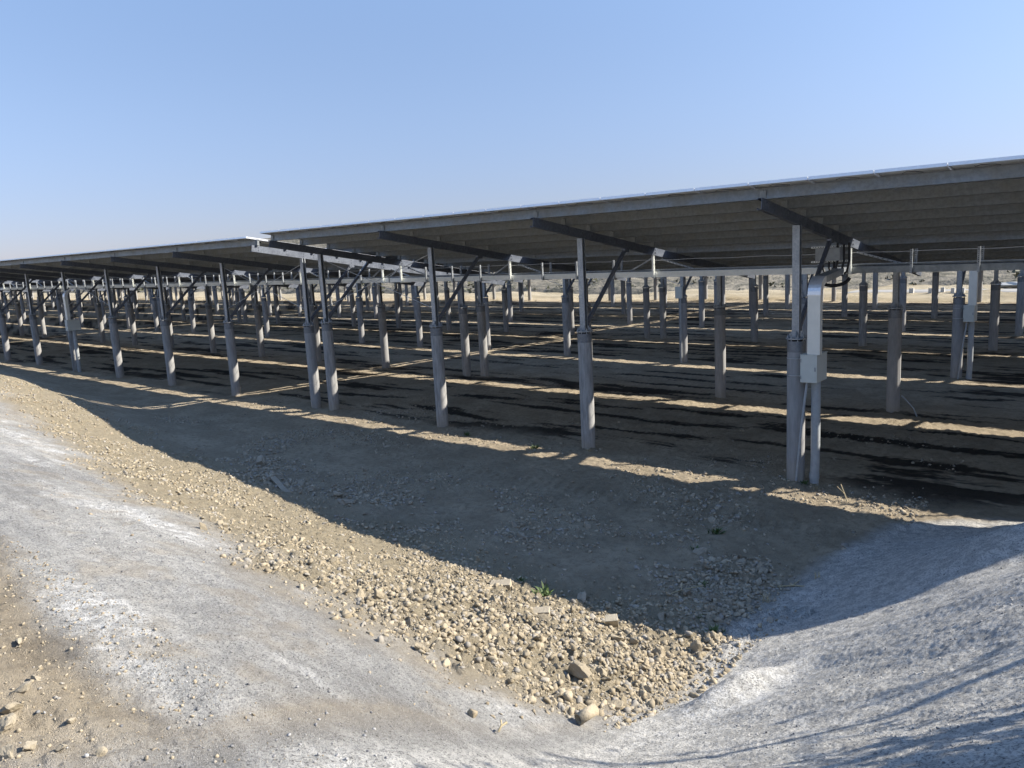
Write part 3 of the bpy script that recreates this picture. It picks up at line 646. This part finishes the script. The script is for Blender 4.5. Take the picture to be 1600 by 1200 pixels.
# ------------------------------------------------------------------ loose things on the ground
def ico(sub):
    t = (1+5**.5)/2
    v = [Vector(p).normalized() for p in [(-1,t,0),(1,t,0),(-1,-t,0),(1,-t,0),(0,-1,t),(0,1,t),(0,-1,-t),(0,1,-t),(t,0,-1),(t,0,1),(-t,0,-1),(-t,0,1)]]
    f = [(0,11,5),(0,5,1),(0,1,7),(0,7,10),(0,10,11),(1,5,9),(5,11,4),(11,10,2),(10,7,6),(7,1,8),(3,9,4),(3,4,2),(3,2,6),(3,6,8),(3,8,9),(4,9,5),(2,4,11),(6,2,10),(8,6,7),(9,8,1)]
    for _ in range(sub):
        c = {}; g = []
        def mid(a, b):
            k = (min(a,b), max(a,b))
            if k not in c: v.append(((v[a]+v[b])/2).normalized()); c[k] = len(v)-1
            return c[k]
        for a, b, d in f:
            x, y, z = mid(a,b), mid(b,d), mid(d,a); g += [(a,x,z),(b,y,x),(d,z,y),(x,y,z)]
        f = g
    return np.array(v), np.array(f)
def rock_shape(sub, seed, cuts=12, rough=.18):
    """a broken lump: a sphere cut by random planes, then roughened"""
    v, f = ico(sub); r = np.random.default_rng(seed); v = v.copy()
    for _ in range(cuts):
        n = r.normal(size=3); n /= np.linalg.norm(n); d = r.uniform(.36, .78); e = v @ n - d; v -= np.where(e > 0, e, 0)[:,None]*n*.97
    k = fbm(v[:,0]*2.3+v[:,2]*1.7+seed, v[:,1]*2.3-v[:,2]*1.3, 3, seed); v *= (1+rough*k*2)[:,None]
    v *= np.array([r.uniform(.85,1.25), r.uniform(.75,1.1), r.uniform(.55,.85)]); return v, f
def rock_mesh(name, sub, seed, mat, **k):
    v, f = rock_shape(sub, seed, **k); me = bpy.data.meshes.new(name); me.from_pydata(v.tolist(), [], f.tolist()); me.materials.append(mat); me.update(); return me
def rotm(r):
    q = r.normal(size=4); q /= np.linalg.norm(q); w,x,y,z = q
    return np.array([[1-2*(y*y+z*z),2*(x*y-z*w),2*(x*z+y*w)],[2*(x*y+z*w),1-2*(x*x+z*z),2*(y*z-x*w)],[2*(x*z-y*w),2*(y*z+x*w),1-2*(x*x+y*y)]])
def scatter_stuff(name, label, cat, mat, P, size, shapes, sink=.25):
    """many small lumps as one mesh"""
    V = []; F = []; base = 0
    for (x, y, z), s in zip(P, size):
        v, f = shapes[rng.integers(len(shapes))]; w = (v*s) @ rotm(rng).T; w[:,2] *= .8
        V.append(w + np.array([x, y, z + s*(.5-sink)])); F.append(f+base); base += len(v)
    V = np.vstack(V); F = np.vstack(F); me = bpy.data.meshes.new(name)
    me.vertices.add(len(V)); me.vertices.foreach_set('co', V.astype(np.float32).ravel()); me.loops.add(F.size); me.loops.foreach_set('vertex_index', F.astype(np.int32).ravel())
    me.polygons.add(len(F)); me.polygons.foreach_set('loop_start', (np.arange(len(F))*3).astype(np.int32)); me.polygons.foreach_set('loop_total', np.full(len(F), 3, np.int32))
    me.update(calc_edges=True); me.materials.append(mat); tag(put(name, me), label, cat, None, 'stuff')
SH0 = [rock_shape(0, 100+i, cuts=5, rough=.30) for i in range(14)]; SH1 = [rock_shape(1, 200+i, cuts=9, rough=.28) for i in range(14)]
def pick(n, xr, yr, wfn, bias=1.0):
    """rejection-sample n ground points with weight wfn(powder, clod, ...)"""
    out = []
    while sum(len(o) for o in out) < n:
        u = rng.random(6*n); X = xr[0]+(xr[1]-xr[0])*u**bias; Y = rng.uniform(*yr, 6*n); z, po, cl = relief(X, Y)[:3]
        keep = rng.random(6*n) < wfn(X, Y, po, cl); out.append(np.c_[X, Y, z][keep])
    return np.vstack(out)[:n]
# the clods: the largest are objects of their own, the rest one mass
cl_w = lambda X, Y, po, cl: (np.clip(cl, 0, 1)**1.3+.012*(Y < 5)*(X < -3)+.18*np.exp(-((X+2.7)/.35)**2-((Y-4.75)/.35)**2)+.10*np.exp(-((X+3.0)/.5)**2-((Y-6.2)/.9)**2))*np.clip(.5+1.3*fbm(X*1.1, Y*1.1, 3, 55)+.3*sstep(-6,-3.5,X)-.2*sstep(-8,-14,X), .1, 1)
P = pick(27000, (-2.8, -26), (2.5, 8.6), cl_w, 1.9)
sz = np.clip(.010*rng.pareto(1.9, len(P))+.008, .008, .038)*np.interp(-P[:,0], [3,6,10,20], [1.1,1.0,.9,.95])
scatter_stuff('clods', 'loose mass of small tan clods on the bank slope', 'clods', M['clods'], P[:21000], sz[:21000], SH0, .42)
scatter_stuff('clods', 'coarser tan clods mixed through the loose bank slope', 'clods', M['clods'], P[21000:], sz[21000:]*1.3, SH1, .42)
CL = [rock_mesh('clod', 2, 300+i, M['clod']) for i in range(12)]
P = pick(270, (-2.9, -12), (3.2, 7.6), cl_w, 2.3)
for i, (x, y, z) in enumerate(P):
    s = (rng.uniform(.03, .055) if i % 7 else rng.uniform(.06, .085))*float(np.interp(-x, [3,7,12], [1.1,.9,.65]))
    o = put('clod', CL[i % 12], None, (x, y, z+s*.08), tuple(rng.uniform(-.6, 6, 3))); o.scale = (s*rng.uniform(.85,1.2), s, s*rng.uniform(.8,1.1))
    tag(o, 'lump of dry tan earth lying loose on the sunlit bank', 'clod', 'tan clods on the bank')
# grey gravel and crumbs on the shaded field in front of the first row
f_w = lambda X, Y, po, cl: (1-np.clip(po,0,1))*(1-.8*np.clip(cl,0,1))*np.clip(.12+2.6*fbm(X*.55, Y*.7, 4, 91), .02, 1)*np.exp(-np.maximum(Y-7, 0)/2.6)
P = pick(10000, (-2.6, -22), (6.9, 17.5), f_w, 1.5)
scatter_stuff('pebbles', 'loose brown grey crumbs over the shaded field', 'pebbles', M['pebbles'], P, np.clip(.014*rng.pareto(2.0, len(P))+.012, .012, .045), SH0, .35)
p_w = lambda X, Y, po, cl: np.clip(po, 0, 1)*np.clip(.15+1.5*fbm(X*1.5, Y*1.5, 3, 93), .03, 1)
P = pick(6000, (-.2, -11), (.7, 11), p_w, 1.2)
scatter_stuff('grit', 'fine grey grit strewn over the dusty banks', 'grit', M['grit'], P, np.clip(.0035*rng.pareto(2.2, len(P))+.003, .003, .013), SH0, .3)
t_w = lambda X, Y, po, cl: 1.0*(Y < 1.75)*(.25+.75*sstep(-2.9,-3.6,X))
P = pick(6500, (-1.6, -7), (.3, 1.8), t_w, 1)
scatter_stuff('crumbs', 'tan crumbs over the dirt at the near left', 'crumbs', M['clods'], P, np.clip(.003*rng.pareto(2.0, len(P))+.0025, .002, .014), SH0, .3)
P = pick(1500, (-3.0, -17), (7.0, 12.2), lambda X, Y, po, cl: f_w(X, Y, po, cl)*np.clip(.3+1.6*fbm(X*.8, Y*.8, 3, 97), 0, 1), 1.4)
scatter_stuff('pebbles', 'coarser brown clods lying in the shaded hollow', 'pebbles', M['pebbles'], P, np.clip(.016*rng.pareto(2.0, len(P))+.024, .022, .065), SH1, .35)
# larger stones in the shade
ST = [rock_mesh('stone', 2, 500+i, M['stone']) for i in range(10)]
P = pick(70, (-3.6, -16), (7.2, 11.5), f_w, 1.3)
for i, (x, y, z) in enumerate(P):
    s = rng.uniform(.045, .085); o = put('stone', ST[i % 10], None, (x, y, z+s*.2), tuple(rng.uniform(0, 6, 3))); o.scale = (s*1.15, s, s*.9)
    tag(o, 'grey brown stone half buried in the shaded field before the first row', 'stone', 'stones in the shade')
def one(name, me, x, y, s, label, cat, rot=(0,0,0), up=.3):
    o = put(name, me, None, (x, y, gz(x, y)+s[2]*up), rot); o.scale = s; return tag(o, label, cat)
big = [(-14.4,8.54,(.20,.14,.20),'pale upright block of stone, largest in the shade at left'),
 (-10.64,7.82,(.17,.15,.13),'wide grey stone at the lower end of the shaded stone row'),(-11.05,7.95,(.15,.12,.11),'grey stone just left of the wide one in the shade'),
 (-11.71,7.9,(.12,.11,.09),'low rounded stone in the middle of the shaded stone row'),(-12.4,8.1,(.12,.1,.07),'flat stone at the upper end of the shaded stone row'),
 (-5.06,7.02,(.11,.09,.09),'dark rounded stone at the shadow edge beside the weeds'),(-4.67,9.38,(.14,.10,.08),'pale flat stone on the shaded field near the small weeds'),
 (-3.88,8.11,(.09,.08,.08),'grey stone standing in the shade before the right bank'),(-4.19,8.0,(.09,.08,.07),'brown stone in the shade left of the grey one'),
 (-3.42,8.06,(.07,.05,.04),'small pale stone at the foot of the right bank')]
for i, (x, y, s, l) in enumerate(big): one('stone', ST[i], x, y, s, l, 'stone', (.1*i, .2, i*1.1), .35)
sun_cl = [(-3.45,4.71,(.13,.10,.10),'largest tan clod, alone near the gully at the lower right'),(-3.4,5.94,(.10,.085,.10),'upright tan clod at the right end of the band'),
 (-3.75,5.75,(.11,.09,.09),'blocky tan clod just left of the upright one'),(-4.05,4.95,(.10,.09,.09),'round tan clod in the middle of the coarse band'),
 (-4.4,5.5,(.11,.09,.085),'broad tan clod at the centre of the coarse band'),(-4.95,5.35,(.09,.09,.08),'dull tan clod left of the pale bricks')]
for i, (x, y, s, l) in enumerate(sun_cl): one('clod', CL[i], x, y, s, l, 'clod', (.3*i, .1, i*1.7), .4)
nl = [(-4.32,1.10,(.035,.03,.034),'lone pale stone with a pointed top at the left edge'),(-3.62,.86,(.055,.05,.04),'largest pale stone of the heap at the left edge'),
 (-3.72,.94,(.045,.05,.036),'pale stone at the upper end of the heap at left'),(-3.5,.80,(.05,.045,.04),'pale stone at the left border below the largest'),
 (-3.3,.82,(.04,.035,.032),'rough pale stone low in the heap at left'),(-3.22,.90,(.034,.03,.03),'pale stone at the right end of the left heap'),
 (-3.28,.74,(.04,.04,.03),'pale stone at the bottom left corner'),(-3.4,1.0,(.03,.024,.03),'small pale stone between the heap and the grey slope'),
 (-3.1,1.0,(.036,.03,.028),'small stone with a long shadow right of the left heap'),(-3.85,1.02,(.03,.03,.024),'small pale stone above the heap at left')]
PL = [rock_mesh('stone', 2, 700+i, M['pale']) for i in range(5)]
for i, (x, y, s, l) in enumerate(nl): one('stone', PL[i % 5], x, y, s, l, 'stone', (.2*i, .3, i*2.1), .45)
# bricks, a pipe offcut, a board and sticks
def brick(x, y, s, rz, label, rx=.15):
    b = MB(); h = [v*.5 for v in s]; c = []
    for sz_ in (-1, 1):
        for a, d in ((-1,-1),(1,-1),(1,1),(-1,1)): c.append((a*h[0]*random.uniform(.92,1.04), d*h[1]*random.uniform(.92,1.04), sz_*h[2]*random.uniform(.92,1.04)))
    b.hexa(c); me = b.mesh('brick', M['brick']); o = put('brick', me, None, (x, y, gz(x,y)+h[2]*.75), (rx, -.1, rz)); md = o.modifiers.new('bevel', 'BEVEL'); md.width = .006; md.segments = 2
    tag(o, label, 'brick')
brick(-5.93, 6.55, (.26,.14,.08), .5, 'long pale brick lying at the shadow edge')
brick(-4.69, 5.75, (.22,.12,.07), .55, 'pale brick half sunk in the middle of the clods')
brick(-4.30, 6.50, (.14,.09,.13), .6, 'small square pale brick standing near the shadow edge', .5)
b = MB(); n = 16; r0, r1, L = .042, .034, .16; vs = []; fs = []
for yy in (0, L):
    for r in (r0, r1): vs += [(r*math.cos(2*math.pi*k/n), yy, r*math.sin(2*math.pi*k/n)) for k in range(n)]
for k in range(n):
    k2 = (k+1) % n; fs += [(k,k2,2*n+k2,2*n+k),(n+k2,n+k,3*n+k,3*n+k2),(k2,k,n+k,n+k2),(2*n+k,2*n+k2,3*n+k2,3*n+k)]
b.add(vs, fs, 0, True); o = b.build('pipe_offcut', M['clod'], None, (-2.95, 3.99, gz(-2.95,3.99)+.04)); o.rotation_euler = (.10, 0, -.25); tag(o, 'short hollow pipe offcut at the lower end of the clods', 'pipe')
b = MB(); b.box(-.55,.55,-.05,.05,0,.03); o = b.build('board', M['stone'], None, (-12.2, 7.55, gz(-12.2,7.55)+.02)); o.rotation_euler = (.05,.05,-.35); tag(o, 'narrow weathered board lying along the shadow edge at left', 'board')
for x, y, a, l, lab in ((-4.4,7.9,1.0,.5,'thin dry stick lying in the shade near the gully'),(-3.4,8.9,.4,.45,'bent dry stick at the foot of the right bank'),(-3.67,12.62,2.2,.3,'pale split stick standing in the sunlit strip by the pile'),(-2.9,3.1,1.4,.07,'short twig on the grey dust below the pipe offcut')):
    b = MB(); z = gz(x, y)+.02; t = .2 if 'standing' in lab else .02
    b.tube([(0,0,0),(l*.4*math.cos(a),l*.4*math.sin(a),.02+t*.4),(l*math.cos(a),l*math.sin(a),.01+t)], .008, 5); b.tube([(l*.4*math.cos(a),l*.4*math.sin(a),.02+t*.4),(l*.7*math.cos(a+.5),l*.7*math.sin(a+.5),.03+t*.9)], .005, 5)
    tag(b.build('stick', M['straw'], None, (x, y, z)), lab, 'stick')
# weeds
def weed(x, y, s, n, label):
    w = empty('weed', (x, y, gz(x, y))); tag(w, label, 'weed', 'green weeds on the field'); b = MB()
    for i in range(n):
        a = rng.uniform(0, 6.28); l = s*rng.uniform(.5, 1.1); e = rng.uniform(.25, 1.2); p = Vector((rng.normal()*s*.25, rng.normal()*s*.25, 0))
        d = Vector((math.cos(a)*math.cos(e), math.sin(a)*math.cos(e), math.sin(e))); sd = d.cross(Vector((0,0,1))).normalized()*s*.09
        m = p+d*l*.55; tip = p+d*l+Vector((0,0,-l*.12)); b.add([p-sd*.4, p+sd*.4, m+sd, tip, m-sd], [(0,1,2,4),(4,2,3)])
    b.build('leaves', M['weed'], w)
    b = MB()
    for i in range(4): b.tube([(0,0,-.02),(rng.normal()*s*.2, rng.normal()*s*.2, s*.5)], .003, 4)
    b.build('stem', M['weed'], w)
weed(-5.38,6.68,.16,60,'brightest green weed, at the shadow edge among the clods'); weed(-5.95,6.95,.08,22,'tiny weed just behind the long pale brick')
weed(-3.35,7.05,.12,46,'green weed at the shadow edge by the gully'); weed(-3.75,7.5,.07,20,'very small weed in the shade left of the gully')
weed(-4.84,10.25,.14,46,'weed on the shaded field between gravel and first row'); weed(-4.75,9.45,.10,30,'small weed growing around the pale flat stone')
weed(-4.2,8.5,.09,26,'small weed in the shade among grey stones'); weed(-10.3,12.75,.15,34,'weed tuft in the sunlit strip near the second pile'); weed(-12.6,13.0,.14,30,'weed tuft in the sunlit strip left of the second pile')
weed(-4.55,13.2,.12,26,'weed growing between the pile and the cable conduit')
# far things
for i, (x, y) in enumerate(((-12.9,63.8),(-12.1,63.9),(-11.4,63.7),(-10.8,63.9),(-10.0,63.8),(-14.2,63.9),(-15.0,63.8))):
    b = MB(); w = .12 if i < 5 else .15; b.hexa([(-w,-.18,-.3),(w,-.18,-.3),(w,.18,-.3),(-w,.18,-.3),(-w,-.1,.16),(w,-.1,.16),(w,.1,.16),(-w,.1,.16)])
    tag(b.build('road_block', M['block'], None, (x, y, gz(x,y)+.2)), 'pale concrete block at the edge of the far road', 'road block', 'pale blocks along the far road')
b = MB(); v, f = rock_shape(3, 900, cuts=3, rough=.3); b.add((v*np.array([2.2,1.0,.5])).tolist(), f.tolist(), 0, True)
tag(b.build('gravel_heap', M['block'], None, (-7.2, 69, .5)), 'low pale gravel heap beside the far road at right', 'gravel heap')
b = MB(); b.cyl(0,0,0,.88,.29,20); b.cyl(0,0,.28,.31,.305,20); b.cyl(0,0,.58,.61,.305,20); x, y = -66.0, 24.2
dr = b.build('barrel', M['bluep'], None, (x, y, gz(x,y))); tag(dr, 'blue plastic barrel standing among the piles far left', 'barrel'); b = MB(); b.cyl(0,0,.88,.91,.25,20); b.build('lid', M['bluep'], dr)
# saplings added out of view on the right bank to cast shadows across the slope
def sapling(x, y, h, r, nb, leaf, label, seed):
    q = np.random.default_rng(seed); t = empty('sapling', (x, y, gz(x,y)-.05)); tag(t, label, 'sapling'); b = MB(); lv = MB()
    pts = [Vector((q.normal()*.03*i, q.normal()*.03*i, h*i/6)) for i in range(7)]; b.tube(pts, r, 8, 0, True, [r*(1-.12*i) for i in range(7)])
    for k in range(nb):
        s = pts[2].lerp(pts[6], q.random()); a = q.uniform(0, 6.28); l = h*q.uniform(.12,.28); e = s+Vector((math.cos(a)*l, math.sin(a)*l, l*q.uniform(.2,.9)))
        b.tube([s, s.lerp(e,.5)+Vector((0,0,.04)), e], .01, 5, 0, True, [.014,.01,.005])
        for _ in range(leaf):
            c = s.lerp(e, q.uniform(.3,1.1))+Vector(q.normal(size=3))*.09; u = Vector(q.normal(size=3)).normalized()*.05; w = Vector(q.normal(size=3)).normalized()*.03; lv.add([c-u, c+w, c+u, c-w], [(0,1,2,3)])
    b.build('trunk', M['bark'], t)
    if lv.v: lv.build('crown', M['scrub'], t)
sapling(2.35, 7.35, 3.3, .06, 9, 8, 'thin sapling with few leaves, added out of view for its shadow, farther one', 1)
sapling(2.2, 6.35, 3.1, .07, 12, 16, 'thin sapling with more leaves, added out of view for its shadow, middle one', 2)
sapling(1.75, 5.2, 2.4, .06, 50, 70, 'dense bushy sapling added out of view for its shadow, nearest one', 3)

# thin conduits sticking out of the soil beside rear piles
for x, y, z, l in ((-4.55,19.8,.42,'thin pale conduit leaning out of the soil beside a rear pile'),(-4.35+2.2,25.7,.4,'thin conduit slanting from a second row pile at the right edge')):
    b = MB(); b.tube([(0,0,z),(.10,-.02,z*.8),(.28,-.05,z*.35),(.36,-.06,-.05)], .016, 6); tag(b.build('conduit_stub', M['pvc'], None, (x, y, gz(x, y))), l, 'conduit')
# dry grass near the piles and along the hollow
def dry(x, y, s, n, label):
    w = empty('dry_grass', (x, y, gz(x, y))); tag(w, label, 'dry grass', 'dry grass tufts'); b = MB()
    for i in range(n):
        a = rng.uniform(0, 6.28); l = s*rng.uniform(.5, 1.2); e = rng.uniform(.5, 1.4); d = Vector((math.cos(a)*math.cos(e), math.sin(a)*math.cos(e), math.sin(e))); p = Vector((rng.normal()*s*.2, rng.normal()*s*.2, -.01)); sd = d.cross(Vector((0,0,1))).normalized()*.003
        b.add([p-sd, p+sd, p+d*l*.6+sd*.8, p+d*l+Vector((0,0,-.15*l)), p+d*l*.6-sd*.8], [(0,1,2,4),(4,2,3)])
    b.build('blades', M['straw'], w)
for x, y, s, n, l in ((-3.35,8.4,.14,30,'dry grass tuft at the foot of the right bank'),(-3.05,9.3,.12,24,'dry grass tuft higher along the right bank foot'),(-9.1,13.1,.13,26,'dry grass tuft at the base of the second pile'),(-4.3,13.05,.12,24,'dry grass tuft at the base of the nearest pile'),(-5.6,8.9,.10,20,'sparse dry grass in the middle of the shaded hollow')): dry(x, y, s, n, l)
